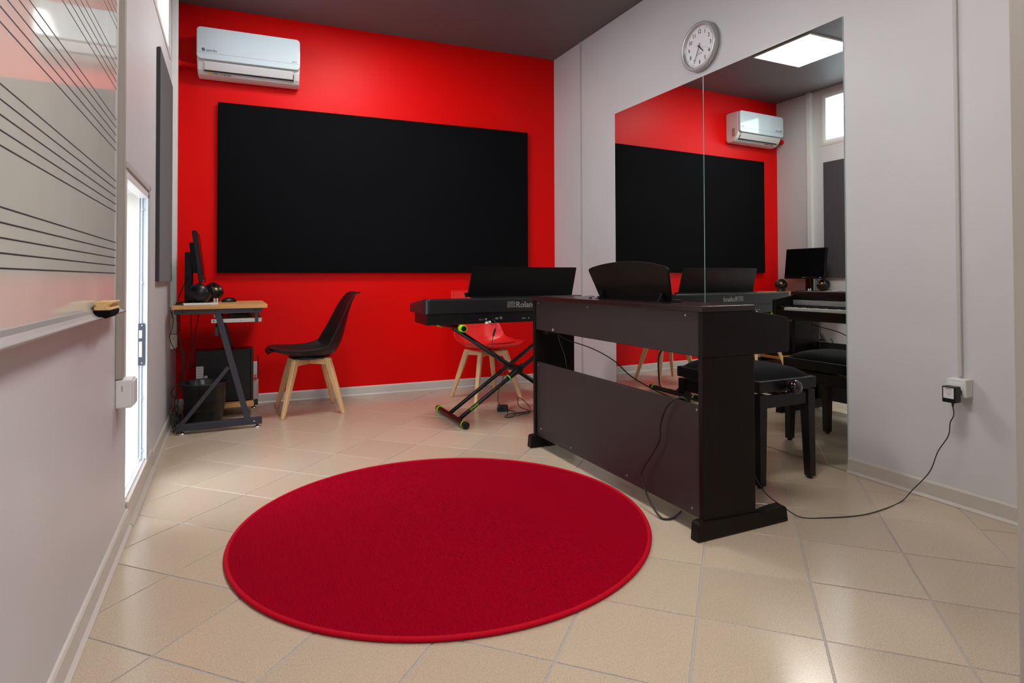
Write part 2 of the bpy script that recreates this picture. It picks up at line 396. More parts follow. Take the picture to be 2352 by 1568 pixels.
# high window
wd = thing('window_1', 'high white framed window in the left wall under the ceiling', 'window', (XL, 3.7, WZ0)); wd['kind'] = 'structure'
def rectframe(bm, y0, y1, z0, z1, wdt, x0, x1):
    box(bm, x0, x1, y0, y0 + wdt, z0, z1); box(bm, x0, x1, y1 - wdt, y1, z0, z1); box(bm, x0, x1, y0 + wdt, y1 - wdt, z0, z0 + wdt); box(bm, x0, x1, y0 + wdt, y1 - wdt, z1 - wdt, z1)
    return bm
part('outer_frame', rectframe(NB(), WY0 - .03, WY1 + .03, WZ0 - .03, WZ1 + .03, .032, XL - .02, XL + .004), 'skirtw', wd, True, bev=.003)
mid = (WY0 + WY1) / 2
for a, b_ in ((WY0, mid - .01), (mid + .01, WY1)):
    sh = part('sash', rectframe(NB(), a + .002, b_ - .002, WZ0 + .002, WZ1 - .002, .032, XL - .035, XL - .004), 'alu', wd, True, bev=.002)
    bm = NB(); box(bm, XL - .020, XL - .016, a + .03, b_ - .03, WZ0 + .03, WZ1 - .03); part('pane', bm, 'glass', sh, True)
part('mullion', B(XL - .040, XL - .002, mid - .012, mid + .012, WZ0, WZ1), 'alu', wd, True, bev=.002)
bm = NB(); box(bm, XL - .004, XL + .012, mid + .015, mid + .035, 2.58, 2.72); part('window_latch', bm, 'alu', wd, True, bev=.003)

# outside: cream wall beside the doorway and pale ground
bm = NB(); box(bm, -2.2, XL - .030, DY1 + .002, DY1 + .20, -.1, 1.42)
box(bm, -.39, XL - .030, DY1 - .014, DY1 + .002, .09, 1.40)
bm2 = bm
bm2.free()
struct('trim_1', B(-2.4, XL - T - .002, DY1 + .012, DY1 + .17, -.1, 1.55), 'cream')
struct('trim_2', B(XL - T, XL - .038, DY1 - .004, DY1 + .002, DZ0 - .015, DZ1), 'cream')
struct('ground_outside', B(-6, XL - T - .002, -2, 9, -.15, .075), 'conc')

# ================================================================ WALL THINGS
# ceiling light panels
for i, (lx, ly, lab) in enumerate(((.80, 3.77, 'square white ceiling light panel above the desk end, seen in the mirror'), (.95, 1.15, 'square white ceiling light panel over the red rug'), (.95, -.75, 'square white ceiling light panel nearest the back wall'))):
    t_ = thing('ceiling_light', lab, 'light', (lx, ly, ZC), 0, 'ceiling light panels')
    part('frame', rectframe_xy := (lambda bm: (box(bm, -.31, .31, -.31, -.295, -.012, 0), box(bm, -.31, .31, .295, .31, -.012, 0), box(bm, -.31, -.295, -.295, .295, -.012, 0), box(bm, .295, .31, -.295, .295, -.012, 0), bm)[-1])(NB()), 'white', t_, bev=.002)
    part('diffuser', B(-.295, .295, -.295, .295, -.008, -.002), 'led', t_)

# black acoustic panel on the red wall
t_ = thing('acoustic_panel', 'large black felt panel on the red wall', 'wall panel', (1.19, RW(1.19), 1.012), RANG)
lx0, lx1 = -1.283, 1.283
part('felt_face', prism(NB(), rrect(lx0, lx1, 0, 1.292, .006, 3), -.043, -.016, 'xz'), 'felt', t_, bev=.004)
part('backing_board', B(lx0 + .01, lx1 - .01, -.016, -.001, .01, 1.282), 'black', t_)
# grey felt panel on the left wall
t_ = thing('acoustic_panel', 'tall grey felt panel on the left wall beside the doorway', 'wall panel', (XL, 4.085, .952))
part('felt_face', B(.006, .020, -.375, .375, 0, 1.265), 'feltg', t_, bev=.002)
part('backing_board', B(.001, .006, -.372, .372, .003, 1.262), 'dsteel', t_)

# air conditioner
ax, aw, ad, az0, az1 = .131, .353, .205, 2.468, 2.80
t_ = thing('air_conditioner', 'white split air conditioner high on the red wall', 'air conditioner', (ax, RW(ax), az0), RANG)
hgt = az1 - az0
# body profile in (y,z): wall side at 0
prof = [(-.001, 0.03), (-.001, hgt - .01), (-.05, hgt), (-.165, hgt - .004), (-.178, hgt - .02), (-.178, .12), (-.168, .08), (-.14, .035), (-.11, .01), (-.07, 0), (-.02, .0)]
part('body', prism(NB(), [(y, z) for y, z in prof], -aw, aw, 'yz'), 'acbody', t_, bev=.012, seg=3)
bm = NB(); prism(bm, rrect(-aw, aw, .098, hgt + .001, .028, 6), -ad, -.179, 'xz'); fp = part('front_panel', bm, 'gloss', t_, bev=.006, seg=3)
bm = NB(); box(bm, -aw + .002, aw - .002, -ad - .0006, -ad + .001, .142, .1445); part('panel_seam', bm, 'gink', fp)
# louvre
s_ = Vector((0, .058, -.075)).normalized()
bm = NB(); bar(bm, (-aw + .048, -.163, .064), (aw - .048, -.163, .064), .062, .010, side=(0, .58, -.81)); part('louvre', bm, 'acbody', t_, bev=.002)
bm = NB(); bar(bm, (-aw + .045, -.143, .034), (aw - .045, -.143, .034), .010, .012, side=(0, .8, -.6)); bar(bm, (aw - .045, -.166, .070), (aw - .045, -.134, .026), .004, .012); part('air_slot', bm, 'ink', t_)
text('lettering', 'sendo', .030, (-aw + .062, -ad - .0004, .163), (1, 0, 0), (0, 0, 1), 'ink', fp, world=False)
bm = NB(); mt = basis((-aw + .044, -ad - .0003, .165), (1, 0, 0), (0, 0, 1))
ribbon(bm, [(.009 * math.cos(a), .009 * math.sin(a)) for a in [i * PI / 10 for i in range(2, 11)]], .006, mt)
ribbon(bm, [(.009 * math.cos(a), .009 * math.sin(a)) for a in [i * PI / 10 for i in range(12, 21)]], .006, mt)
ribbon(bm, [(-.008, -.002), (0, .001), (.008, .003)], .005, mt)
part('emblem', bm, 'ink', fp)
text('lettering', 'aeris', .018, (aw - .058, -ad - .0004, .158), (1, 0, 0), (0, 0, 1), 'ink', fp, world=False)
sl = (0, .55, -.84)
def under(x, q): return (x, -.108 - .0 + (-.032) * q, .0085 + .0245 * q)
bm = NB(); mt = basis((-aw + .085, -.1265, .0190), (1, 0, 0), (0, -.77, .64)); ribbon(bm, [(0, -.008), (0, .001), (0, .0085)], .001, mt)
vs = [mt @ Vector(p) for p in ((-.015, -.009, .0015), (.015, -.009, .0015), (0, .014, .0015))]; bm.faces.new([bm.verts.new(p) for p in vs])
part('warning_sticker', bm, 'yel', t_)
text('lettering', 'R32 - 1,1 kg max', .017, (-aw + .106, -.1275, .0180), (1, 0, 0), (0, -.77, .64), 'ink', t_, ext=.001, world=False)
bm = NB(); box(bm, aw - .0005, aw + .001, -.13, -.09, .06, .15); part('rating_label', bm, 'cond2', t_)
# red painted pipe from the unit to the left wall
bm = NB(); yy = RW(-.2, .065); tube(bm, [(-.20, yy + .02, 2.545), (-.25, yy - .005, 2.55), (-.30, yy - .01, 2.553), (XL + .012, yy - .01, 2.553)], .019, n=14); cyl(bm, (-.335, yy - .01, 2.553), (XL + .004, yy - .01, 2.553), .026)
tag(part('drain_pipe', bm, 'red', None, smooth=True, bev=.002), 'red painted pipe running from the air conditioner to the left wall', 'pipe')

# clock
cy_, cz_ = 2.972, 2.462
t_ = thing('wall_clock', 'round silver rimmed wall clock above the mirror showing about 4:34', 'clock', (XR, cy_, cz_))
R_ = .158
part('case', lathe(NB(), [(.150, -.001), (.158, -.008), (.158, -.030), (.154, -.042), (.142, -.045), (.134, -.038), (.132, -.022), (.05, -.020), (.0, -.020)], (0, 0, 0), (1, 0, 0), 64, cap=False), 'silver', t_, smooth=True)
for o in (C.objects[-1],): pass
part('dial', lathe(NB(), [(.0, -.022), (.133, -.022), (.133, -.018), (0, -.018)], (0, 0, 0), (1, 0, 0), 64, cap=False), 'dial', t_)
EX, EY = (0, -1, 0), (0, 0, 1)
for h_ in range(1, 13):
    a = PI / 2 - h_ * PI / 6
    text('numeral', str(h_), .036, (-.0228, -.098 * math.cos(a), .098 * math.sin(a)), EX, EY, 'ink', t_, align='CENTER', world=False, bold=.0004, squeeze=.9)
bm = NB()
for k in range(60):
    a = k * PI / 30; r0, r1 = (.119, .127) if k % 5 else (.117, .128)
    bar(bm, (-.0226, -r0 * math.cos(a), r0 * math.sin(a)), (-.0226, -r1 * math.cos(a), r1 * math.sin(a)), .0012 if k % 5 else .003, .0008)
part('minute_marks', bm, 'ink', t_, kind='stuff')
text('lettering', 'QUARTZ', .011, (-.0228, 0, -.045), EX, EY, 'gink', t_, align='CENTER', world=False)
def hand(name, ang, l0, l1, wdt, x, m='ink'):
    a = PI / 2 - ang; d_ = Vector((0, -math.cos(a), math.sin(a))); bm = NB()
    bar(bm, Vector((x, 0, 0)) - d_ * l0, Vector((x, 0, 0)) + d_ * l1, wdt, .0012, wdt * .7, .0012, side=(1, 0, 0)) if False else bar(bm, Vector((x, 0, 0)) - d_ * l0, Vector((x, 0, 0)) + d_ * l1, .0012, wdt, .0012, wdt * .6, side=(1, 0, 0))
    part(name, bm, m, t_)
hand('hour_hand', 4.57 * PI / 6, .018, .055, .007, -.027)
hand('minute_hand', 34.2 * PI / 30, .022, .098, .005, -.029)
hand('second_hand', 18.5 * PI / 30, .035, .085, .0018, -.031, 'gink')
part('hub', cyl(NB(), (-.0225, 0, 0), (-.033, 0, 0), .004), 'ink', t_)
M['lens'] = mat('clock_glass', (1, 1, 1), .0); gb = M['lens'].node_tree.nodes['Principled BSDF']; gb.inputs['Transmission Weight'].default_value = 1; gb.inputs['IOR'].default_value = 1.05

# mirrors
for i, (a, b_, lab) in enumerate(((2.962, 3.951, 'tall frameless wall mirror, the left sheet nearer the red wall'), (1.980, 2.958, 'tall frameless wall mirror, the right sheet beside the piano bench'))):
    t_ = thing('wall_mirror', lab, 'mirror', (XR, (a + b_) / 2, 0.003), 0, 'wall mirrors')
    hw = (b_ - a) / 2
    part('glass_edge', B(-.0045, -.0005, -hw, hw, 0, 2.268), 'medge', t_)
    part('mirror_sheet', B(-.0052, -.0046, -hw + .0015, hw - .0015, .0015, 2.2665), 'mirror', t_)

# conduits
def conduit(name, lab, x0, x1, y0, y1, z0, z1, m='cond'):
    t_ = thing(name, lab, 'cable trunking', ((x0 + x1) / 2, (y0 + y1) / 2, z0))
    part('channel', B(x0, x1, y0, y1, z0, z1), m, t_, True, bev=.0015)
    s = 1 if x0 < 0 else -1
    e = x1 if s > 0 else x0
    part('lid', B(min(e, e + s * .002), max(e, e + s * .002), y0 + .0015, y1 - .0015, z0 + .001, z1 - .001), m, t_, True, bev=.0008)
    return t_
conduit('cable_trunking', 'thin grey cable trunking down the right wall to the socket', XR - .012, XR - .0005, 1.458, 1.474, .548, ZC - .001)
conduit('cable_trunking', 'thin pale cable trunking on the right wall between mirror and red wall', XR - .010, XR - .0005, 4.452, 4.470, .08, ZC - .001)
conduit('cable_trunking', 'wide white cable trunking in the corner behind the desk', XL + .0005, XL + .035, 4.60, 4.655, .60, ZC - .001, 'white')
conduit('cable_trunking', 'beige cable trunking beside the whiteboard edge', XL + .0005, XL + .020, 2.505, 2.545, .615, ZC - .001, 'cond2')
def wallbox(name, lab, x0, x1, y0, y1, z0, z1):
    t_ = thing(name, lab, 'junction box', ((x0 + x1) / 2, (y0 + y1) / 2, z0))
    part('body', B(x0, x1, y0, y1, z0, z1), 'white', t_, True, bev=.004)
    part('cover', B(x1 - .001, x1 + .006, y0 + .006, y1 - .006, z0 + .006, z1 - .006), 'white', t_, True, bev=.003)
    part('screw_mark', B(x0 + .018, x0 + .022, y0 - .0005, y0 + .001, z1 - .04, z1 - .02), 'gink', t_, True)
wallbox('junction_box', 'white junction box under the beige trunking beside the doorway', XL + .0005, XL + .050, 2.505, 2.60, .513, .612)
wallbox('junction_box', 'small white junction box behind the desk', XL + .0005, XL + .034, 4.585, 4.67, .50, .598)

# socket and power adapter
t_ = thing('wall_socket', 'white surface mounted power socket low on the right wall', 'socket', (XR, 1.46, .505))
part('back_box', B(-.048, -.0005, -.037, .037, -.037, .037), 'white', t_, bev=.003)
part('face_plate', B(-.051, -.048, -.036, .036, -.036, .036), 'white', t_, bev=.002)
part('socket_insert', B(-.0525, -.051, -.027, .027, -.023, .023), 'dial', t_, bev=.001)
t_ = thing('power_adapter', 'black plug-in power adapter with a white label on the wall socket', 'power adapter', (XR - .0525, 1.455, .485))
part('plug_disc', cyl(NB(), (-.001, 0, .006), (-.022, 0, .006), .019, .0185, 28), 'black', t_, bev=.001)
ab = part('body', B(-.062, -.020, -.025, .026, -.034, .032), 'black', t_, bev=.004, seg=3)
lb = part('rating_label', prism(NB(), rrect(-.020, .019, -.016, .027, .002, 3), -.0635, -.0622, 'yz'), 'label', t_, label='white rating label')
text('lettering', 'YAMAHA', .0058, (-.0637, 0, .0235), EX, EY, 'ink', lb, ext=.0001, align='CENTER', world=False, bold=.0002)
for k, s_ in enumerate(('AC POWER ADAPTER', 'INPUT 230V~ 50Hz', 'OUTPUT 12V 1.5A')):
    text('lettering', s_, .0030, (-.0637, 0, .0175 - k * .0045), EX, EY, 'gink', lb, ext=.0001, align='CENTER', world=False)
text('lettering', 'CE', .008, (-.0637, -.002, .0015), EX, EY, 'ink', lb, ext=.0001, align='CENTER', world=False)
text('lettering', 'MADE IN CHINA', .0028, (-.0637, .018, -.011), EX, EY, 'gink', lb, ext=.0001, world=False)
bm = NB()
for k in range(4): cyl(bm, (-.041, -.004, -.034 - k * .0045), (-.041, -.004, -.0375 - k * .0045), .0045 - k * .0004, n=12)
part('strain_relief', bm, 'black', t_)
bm = NB()
tube(bm, [(2.672, 1.451, .437), (2.672, 1.448, .40), (2.672, 1.462, .365), (2.672, 1.470, .31), (2.67, 1.51, .235), (2.67, 1.545, .14), (2.64, 1.60, .05), (2.60, 1.62, .004), (2.45, 1.60, .003), (2.30, 1.60, .003), (2.15, 1.645, .003), (2.067, 1.69, .004), (2.03, 1.745, .034), (1.98, 1.79, .085), (1.955, 1.83, .165), (1.93, 1.87, .30), (1.90, 2.0, .54), (1.88, 2.15, .664)], .0022, n=6)
tag(part('adapter_cable', bm, 'cable', None, smooth=True), 'thin black cable from the wall adapter across the tiles under the piano', 'cable')

# whiteboard with music staves
t_ = thing('whiteboard', 'large glossy whiteboard printed with black music staves on the left wall', 'whiteboard', (XL, 1.2, .86))
wy0, wy1, wz0, wz1 = .20, 2.385, .862, 2.42
part('board', B(XL + .001, XL + .016, wy0, wy1, wz0, wz1), 'board', t_, True)
bm = NB(); box(bm, XL + .001, XL + .019, wy1, wy1 + .018, wz0, wz1 + .015); box(bm, XL + .001, XL + .019, wy0 - .018, wy0, wz0, wz1 + .015); box(bm, XL + .001, XL + .019, wy0, wy1, wz1, wz1 + .015)
part('frame', bm, 'alug', t_, True, bev=.002)
for g in range(5):
    z0 = .988 + g * .2055
    for k in range(5):
        z = z0 + k * .0257
        if z < wz1 - .02: part('staff_line', B(XL + .0159, XL + .0163, wy0 + .02, wy1 - .002, z - .0015, z + .0015), 'ink', t_, True)
bm = NB(); prism(bm, [(XL + d_, z_) for d_, z_ in ((.001, .884), (.019, .884), (.023, .873), (.030, .866), (.038, .862), (.041, .864), (.0435, .861), (.040, .856), (.001, .856))], .25, 2.42, 'xz')
part('pen_tray', bm, 'alug', t_, True, bev=.001)
# eraser: black felt with pine block
t_ = thing('board_eraser', 'pine wood block on a black felt pad on the whiteboard tray', 'eraser', (XL + .042, 2.07, .865))
E0, E1 = -.072, .072
part('felt_pad', prism(NB(), [(-.020, .000), (.004, -.001), (.006, -.007), (.010, -.006), (.020, .004), (.021, .016), (-.020, .016)], E0, E1, 'xz'), 'felt', t_, bev=.002)
part('wood_block', prism(NB(), [(-.019, .0165), (.021, .0165), (.0225, .021), (.016, .026), (.018, .031), (.024, .035), (.023, .041), (-.019, .041), (-.020, .036), (-.013, .030), (-.019, .025)], E0, E1 - .004, 'xz'), 'pine', t_, bev=.002)

# ================================================================ RUG
RC, RR = (.777, 2.283), .796
t_ = thing('round_rug', 'round red rug on the tiles', 'rug', (*RC, 0))
part('pile', lathe(NB(), [(0, .001), (RR - .012, .001), (RR - .010, .010), (RR - .03, .012), (0, .012)], n=160, cap=False), 'rug', t_)
bm = NB(); pts = []
rs = []
for i in range(160):
    a = 2 * PI * i / 160; c_ = Vector((math.cos(a), math.sin(a), 0)); rs.append([c_ * (RR - .007 + .0085 * math.cos(q)) + Vector((0, 0, .0085 + .0075 * math.sin(q))) for q in [2 * PI * k / 8 for k in range(8)]])
rings(bm, rs + [rs[0]], cap=False); bmesh.ops.remove_doubles(bm, verts=bm.verts, dist=1e-6)
part('bound_edge', bm, 'rugedge', t_, smooth=True)

# ================================================================ CHAIRS
def shell_point(s, u):
    """s along the seat-to-back line, u across"""
    pr = [(.288, .432, .09), (.284, .450, .150), (.258, .456, .195), (.19, .434, .225), (.10, .408, .238), (.0, .397, .240), (-.09, .399, .238), (-.160, .420, .232), (-.202, .474, .226), (-.228, .545, .218), (-.250, .640, .204), (-.278, .750, .186), (-.300, .815, .172), (-.318, .850, .155), (-.345, .862, .135)]
    lf = [0, .004, .016, .038, .060, .075, .088, .100, .108, .094, .070, .046, .026, .012, 0]
    k = s * (len(pr) - 1); i = min(int(k), len(pr) - 2); q = k - i
    def cr(vals):
        a, b, c, d = vals[max(i - 1, 0)], vals[i], vals[i + 1], vals[min(i + 2, len(vals) - 1)]
        return .5 * (2 * b + (c - a) * q + (2 * a - 5 * b + 4 * c - d) * q * q + (3 * b - a - 3 * c + d) * q ** 3)
    f, z, wd_, l = cr([p[0] for p in pr]), cr([p[1] for p in pr]), cr([p[2] for p in pr]), cr(lf)
    i2 = max(0, min(len(pr) - 2, i)); tx = pr[i2 + 1][0] - pr[i2][0]; tz = pr[i2 + 1][1] - pr[i2][1]
    ang = math.atan2(tz, tx)
    # smooth the tangent
    j0, j1 = max(0, i2 - 1), min(len(pr) - 1, i2 + 2); tx = pr[j1][0] - pr[j0][0]; tz = pr[j1][1] - pr[j0][1]
    ln = math.hypot(tx, tz); nx, nz = (tz / ln, -tx / ln)      # towards the sitter
    e = abs(u) ** 2.6
    flare = 1.0
    return f, z, wd_, l, nx, nz, e
def chair_grid(s0, s1, ns, nu, off=0.0, sq=1.0, ell=False):
    bm = NB(); G = []
    for i in range(ns + 1):
        row = []
        for j in range(nu + 1):
            u = -1 + 2 * j / nu; s = s0 + (s1 - s0) * i / ns
            k = sq
            if ell:
                v_ = -1 + 2 * i / ns; k = sq * math.sqrt(max(0.03, 1 - abs(v_) ** 2.6))
            uu = u * k
            f, z, wd_, l, nx, nz, e = shell_point(s, uu); e = abs(uu) ** 2.6
            row.append(bm.verts.new((f + nx * (l * e + off), uu * wd_, z + nz * (l * e + off))))
        G.append(row)
    for i in range(ns):
        for j in range(nu): bm.faces.new((G[i][j], G[i + 1][j], G[i + 1][j + 1], G[i][j + 1]))
    return bm
def make_chair(label, loc, rz, ms, mp):
    t_ = thing('shell_chair', label, 'chair', loc, rz, 'moulded shell chairs with beech legs')
    part('seat_shell', chair_grid(0, 1, 34, 20), ms, t_, smooth=True, solid=.009, sub=1)
    part('seat_pad', chair_grid(.10, .50, 14, 12, .011, .80, True), mp, t_, smooth=True, solid=.012, sub=1)
    bm = NB(); G = [[], []]
    part('under_boss', lathe(NB(), [(.0, .378), (.08, .380), (.13, .390), (.15, .400), (0, .402)], n=28, cap=False), ms, t_, smooth=True)
    for sx in (-1, 1):
        for sy in (-1, 1):
            bm = NB(); p0 = Vector((sx * .108, sy * .108, .393)); p1 = Vector((sx * .205, sy * .205, 0.0))
            s_, u_, d_ = frame_of(p1 - p0); rs = []
            for q, a, b_ in ((0, .048, .034), (.25, .046, .034), (.5, .040, .032), (1, .026, .024)):
                p = p0.lerp(p1, q); ex = Vector((sx, sy, 0)).normalized(); ey = Vector((-sy, sx, 0)).normalized()
                rs.append([p + ex * a / 2 * c1 + ey * b_ / 2 * c2 for c1, c2 in ((-1, -1), (1, -1), (1, 1), (-1, 1))])
            rings(bm, rs); part('leg', bm, 'leg', t_, bev=.006, seg=3)
    for k, sg in enumerate((1, -1)):
        bm = NB(); bar(bm, (-.115, -.115 * sg,   .365), (.115, .115 * sg, .365), .028, .040, side=(-sg, 1, 0)); part('cross_rail', bm, 'leg', t_, bev=.003)
    return t_
make_chair('black shell chair with beech legs facing the computer desk', (.522, 4.618, 0), PI + .03, 'cblk', 'cpad')
make_chair('red shell chair with beech legs behind the stage keyboard', (1.850, 4.452, 0), -PI / 2 + .12, 'cred', 'credp')

# ================================================================ DESK
DYN, DYF = 4.27, 4.915          # near and far side frame
DZT = .800
t_ = thing('computer_desk', 'small beech topped computer desk with dark steel Z frame by the left wall', 'desk', (-.05, 4.6, 0))
P = lambda n, bm, m, **k: part(n, bm, m, t_, True, **k)
top = P('desktop', B(-.328, .217, 4.235, 4.965, .776, DZT), 'desk', bev=.0015)
for yy in (DYN, DYF):
    bm = NB(); box(bm, -.318, .187, yy - .014, yy + .014, .745, .7755); P('top_rail', bm, 'dsteel', bev=.002)
    bm = NB(); box(bm, -.302, .187, yy - .018, yy + .018, .022, .064); P('base_rail', bm, 'dsteel', bev=.002)
    bm = NB(); bar(bm, (-.075, yy, .747), (.100, yy, .062), .036, .026, side=(1, 0, 0)); P('slanted_leg', bm, 'dsteel', bev=.002)
    bm = NB(); bar(bm, (-.272, yy, .062), (-.012, yy + .002, .40), .024, .016, side=(1, 0, 0)); P('brace', bm, 'dsteel', bev=.0015)
    bm = NB(); box(bm, .143, .163, yy + .001, yy + .018, .682, .746); P('tray_bracket', bm, 'dsteel', bev=.001)
    for xx in (-.27, .160):
        bm = NB(); lathe(bm, [(.020, 0.0005), (.021, .004), (.012, .010), (.006, .013), (.006, .022)], (xx, yy, 0), n=20); P('foot', bm, 'chrome', smooth=True)
    for xx in (-.27, .145):
        bm = NB(); cyl(bm, (xx, yy - .0175, .761), (xx, yy - .013, .761), .005, n=14); P('bolt', bm, 'black')
    bm = NB(); cyl(bm, (.14, yy - .021, .044), (.14, yy - .017, .044), .0045, n=14); P('bolt', bm, 'chrome')
bm = NB(); box(bm, -.29, -.27, DYN, DYF, .03, .06); P('rear_rail', bm, 'dsteel', bev=.002)
bm = NB(); box(bm, -.09, -.07, DYN + .02, DYF - .02, .60, .66); P('back_rail', bm, 'dsteel', bev=.002)
tr = P('keyboard_tray', B(-.07, .187, DYN + .032, DYF - .032, .697, .709), 'desk', bev=.001)
for yy, sg in ((DYN + .024, 1), (DYF - .024, -1)):
    bm = NB(); box(bm, -.112, .184, yy - .006, yy + .006, .684, .708)
    sr = P('tray_slide', bm, 'steel', bev=.0015)
    for xx, r_ in ((-.098, .005), (.16, .005), (.01, .002), (.06, .0025)): part('slide_hole', cyl(NB(), (xx, yy - .0066, .696), (xx, yy - .005, .696), r_, n=10), 'ink', sr, True)
P('lower_shelf', B(-.245, .150, 4.62, DYF - .018, .070, .100), 'desk', bev=.001)

# keyboard on the tray
t_ = thing('computer_keyboard', 'black computer keyboard on the desk tray', 'keyboard', (.06, 4.60, .709))
part('case', prism(NB(), [(-.068, .001), (.068, .001), (.068, .010), (-.06, .022), (-.068, .020)], -.21, .21, 'xz'), 'black', t_, bev=.002)
bm = NB()
for i in range(5):
    for j in range(18): box(bm, -.056 + i * .022, -.037 + i * .022, -.20 + j * .0222, -.181 + j * .0222, .018 - i * .0017, .028 - i * .0022)
part('keycaps', bm, 'blackm', t_, kind='stuff')

# computer tower
t_ = thing('computer_tower', 'black desktop computer tower on the low shelf of the desk', 'computer', (-.03, 4.755, .1005))
part('case', B(-.185, .160, -.085, .085, .008, .368), 'black', t_, bev=.003)
part('side_panel', B(-.178, .157, -.0875, -.0855, .012, .360), 'blackm', t_, bev=.001)
part('front_bezel', B(.160, .178, -.085, .085, .008, .370), 'charc', t_, bev=.004)
for xx in (-.155, .125): part('panel_latch', B(xx, xx + .028, -.089, -.0872, .322, .338), 'black', t_, bev=.003)
part('panel_latch', B(.12, .146, -.089, -.0872, .03, .042), 'black', t_, bev=.003)
for xx in (-.16, .13):
    for yy in (-.06, .06): part('foot', cyl(NB(), (xx, yy, 0), (xx, yy, .009), .012, n=12), 'black', t_)
bm = NB(); box(bm, .178, .212, -.080, -.074, .150, .156); box(bm, .203, .211, -.082, -.072, .150, .315); part('front_handle', bm, 'black', t_, bev=.001)
lb = part('sticker', B(-.183, -.138, -.0885, -.0876, .150, .262), 'label', t_, label='white printed sticker')
for k, (s_, z_) in enumerate((('SERIAL NO.', .25), ('WINDOWS', .232), ('PRODUCT KEY', .214), ('CE  230V', .196), ('MODEL', .172))): text('lettering', s_, .007, (-.180, -.0888, z_), (1, 0, 0), (0, 0, 1), 'ink', lb, ext=.0001, world=False)
part('sticker', prism(NB(), rrect(-.134, -.113, .160, .197, .006, 4), -.0885, -.0876, 'xz'), 'label', t_, label='small blank white sticker')
bm = NB(); prism(bm, [(.0, 0), (.026, .0), (.030, .10), (.026, .25), (.016, .272), (.002, .262)], 4.82, 4.86, 'xz')
pk = thing('plastic_packet', 'clear plastic packet of white and red papers beside the computer tower', 'packet', (.17, 4.907, .0645))
bm.free()
bm = NB(); prism(bm, rrect(.150, .190, .0645, .345, .006, 3), 4.899, 4.916, 'xz'); part('wrapper', bm, 'bag', pk, True, bev=.003)
bm = NB(); box(bm, .158, .176, 4.8975, 4.899, .20, .25); part('print', bm, 'lred', pk, True)

# waste bin
t_ = thing('waste_bin', 'round black metal waste bin under the desk', 'bin', (-.152, 4.495, 0))
part('bucket', lathe(NB(), [(.0, .002), (.100, .002), (.102, .006), (.114, .10), (.1145, .102), (.1165, .103), (.1235, .17), (.1245, .172), (.126, .173), (.138, .272), (.142, .276), (.143, .281), (.140, .283), (.136, .278), (.122, .17), (.098, .008), (0, .008)], n=56, cap=False), 'charc', t_, smooth=True)
part('rim', lathe(NB(), [(.1395, .276), (.1435, .278), (.1435, .284), (.1395, .286), (.1375, .282), (.1395, .276)], n=56, cap=False), 'dsteel', t_, smooth=True)

# monitor
t_ = thing('computer_monitor', 'black widescreen monitor on the desk facing the room', 'monitor', (-.25, 4.575, DZT + .0005))
tilt = math.radians(-7)
def mon(bm):     # local monitor plane: origin at screen centre
    bmesh.ops.rotate(bm, verts=bm.verts, cent=(0, 0, 0), matrix=Matrix.Rotation(tilt, 3, 'Y')); bmesh.ops.translate(bm, verts=bm.verts, vec=(.068, 0, .310)); return bm
part('bezel', mon(B(-.024, .002, -.255, .255, -.168, .168)), 'black', t_, bev=.004)
part('screen', mon(B(.0022, .0030, -.240, .240, -.142, .155)), 'screen', t_)
part('rear_housing', mon(B(-.055, -.024, -.13, .13, -.10, .10)), 'black', t_, bev=.006)
part('power_light', mon(B(.002, .0034, -.210, -.196, -.159, -.154)), mat('blue_light', (.1, .2, .5), .4, emis=(.1, .3, 1), es=.6), t_)
part('badge', mon(B(.002, .0030, -.022, .022, -.158, -.153)), 'silver', t_)
bm = NB(); box(bm, -.028, .020, -.035, .035, .012, .345); part('stand_column', bm, 'black', t_, bev=.006)
bm = NB(); prism(bm, rrect(-.075, .125, -.10, .10, .03, 5), 0, .012, 'xy'); part('stand_base', bm, 'black', t_, bev=.002)

# speakers
def speaker(label, x, y, rz):
    t_ = thing('desktop_speaker', label, 'speaker', (x, y, DZT + .0005), rz, 'round desktop speakers')
    r_, cz = .066, .074
    tl = math.radians(38)
    ax_ = Vector((math.cos(tl), 0, math.sin(tl)))
    prof = [(r_ * math.sin(a), -r_ * math.cos(a)) for a in [PI * k / 24 for k in range(0, 18)]]
    prof = [(r, h) for r, h in prof]
    hcut = prof[-1][1]; rcut = prof[-1][0]
    prof += [(rcut - .004, hcut + .002), (rcut - .010, hcut - .004), (.026, hcut - .016), (0.012, hcut - .018)]
    part('body', lathe(NB(), prof, (0, 0, cz), ax_, 40, cap=False), 'black', t_, smooth=True)
    part('cone', lathe(NB(), [(.0, hcut - .002), (.010, hcut - .004), (.018, hcut - .012), (.019, hcut - .017), (0, hcut - .018)], (0, 0, cz), ax_, 28, cap=False), 'gold', t_, smooth=True)
    part('base', lathe(NB(), [(0, 0), (.040, 0), (.042, .004), (.032, .014), (0, .016)], n=28, cap=False), 'black', t_, smooth=True)
speaker('round black desktop speaker at the front end of the desk', -.178, 4.345, .35)
speaker('round black desktop speaker at the far end of the desk by the red wall', -.112, 4.83, -.55)
t_ = thing('computer_mouse', 'black computer mouse beside the far speaker', 'mouse', (-.012, 4.745, DZT + .0005), .3)
bm = NB(); bmesh.ops.create_uvsphere(bm, u_segments=20, v_segments=12, radius=1); bmesh.ops.scale(bm, vec=(.052, .030, .032), verts=bm.verts)
for v_ in bm.verts: v_.co.z = max(0, v_.co.z)
part('shell', bm, 'black', t_, smooth=True)
bm = NB(); cyl(bm, (.028, -.004, .024), (.028, .004, .024), .006, n=12); part('scroll_wheel', bm, 'glossb', t_)
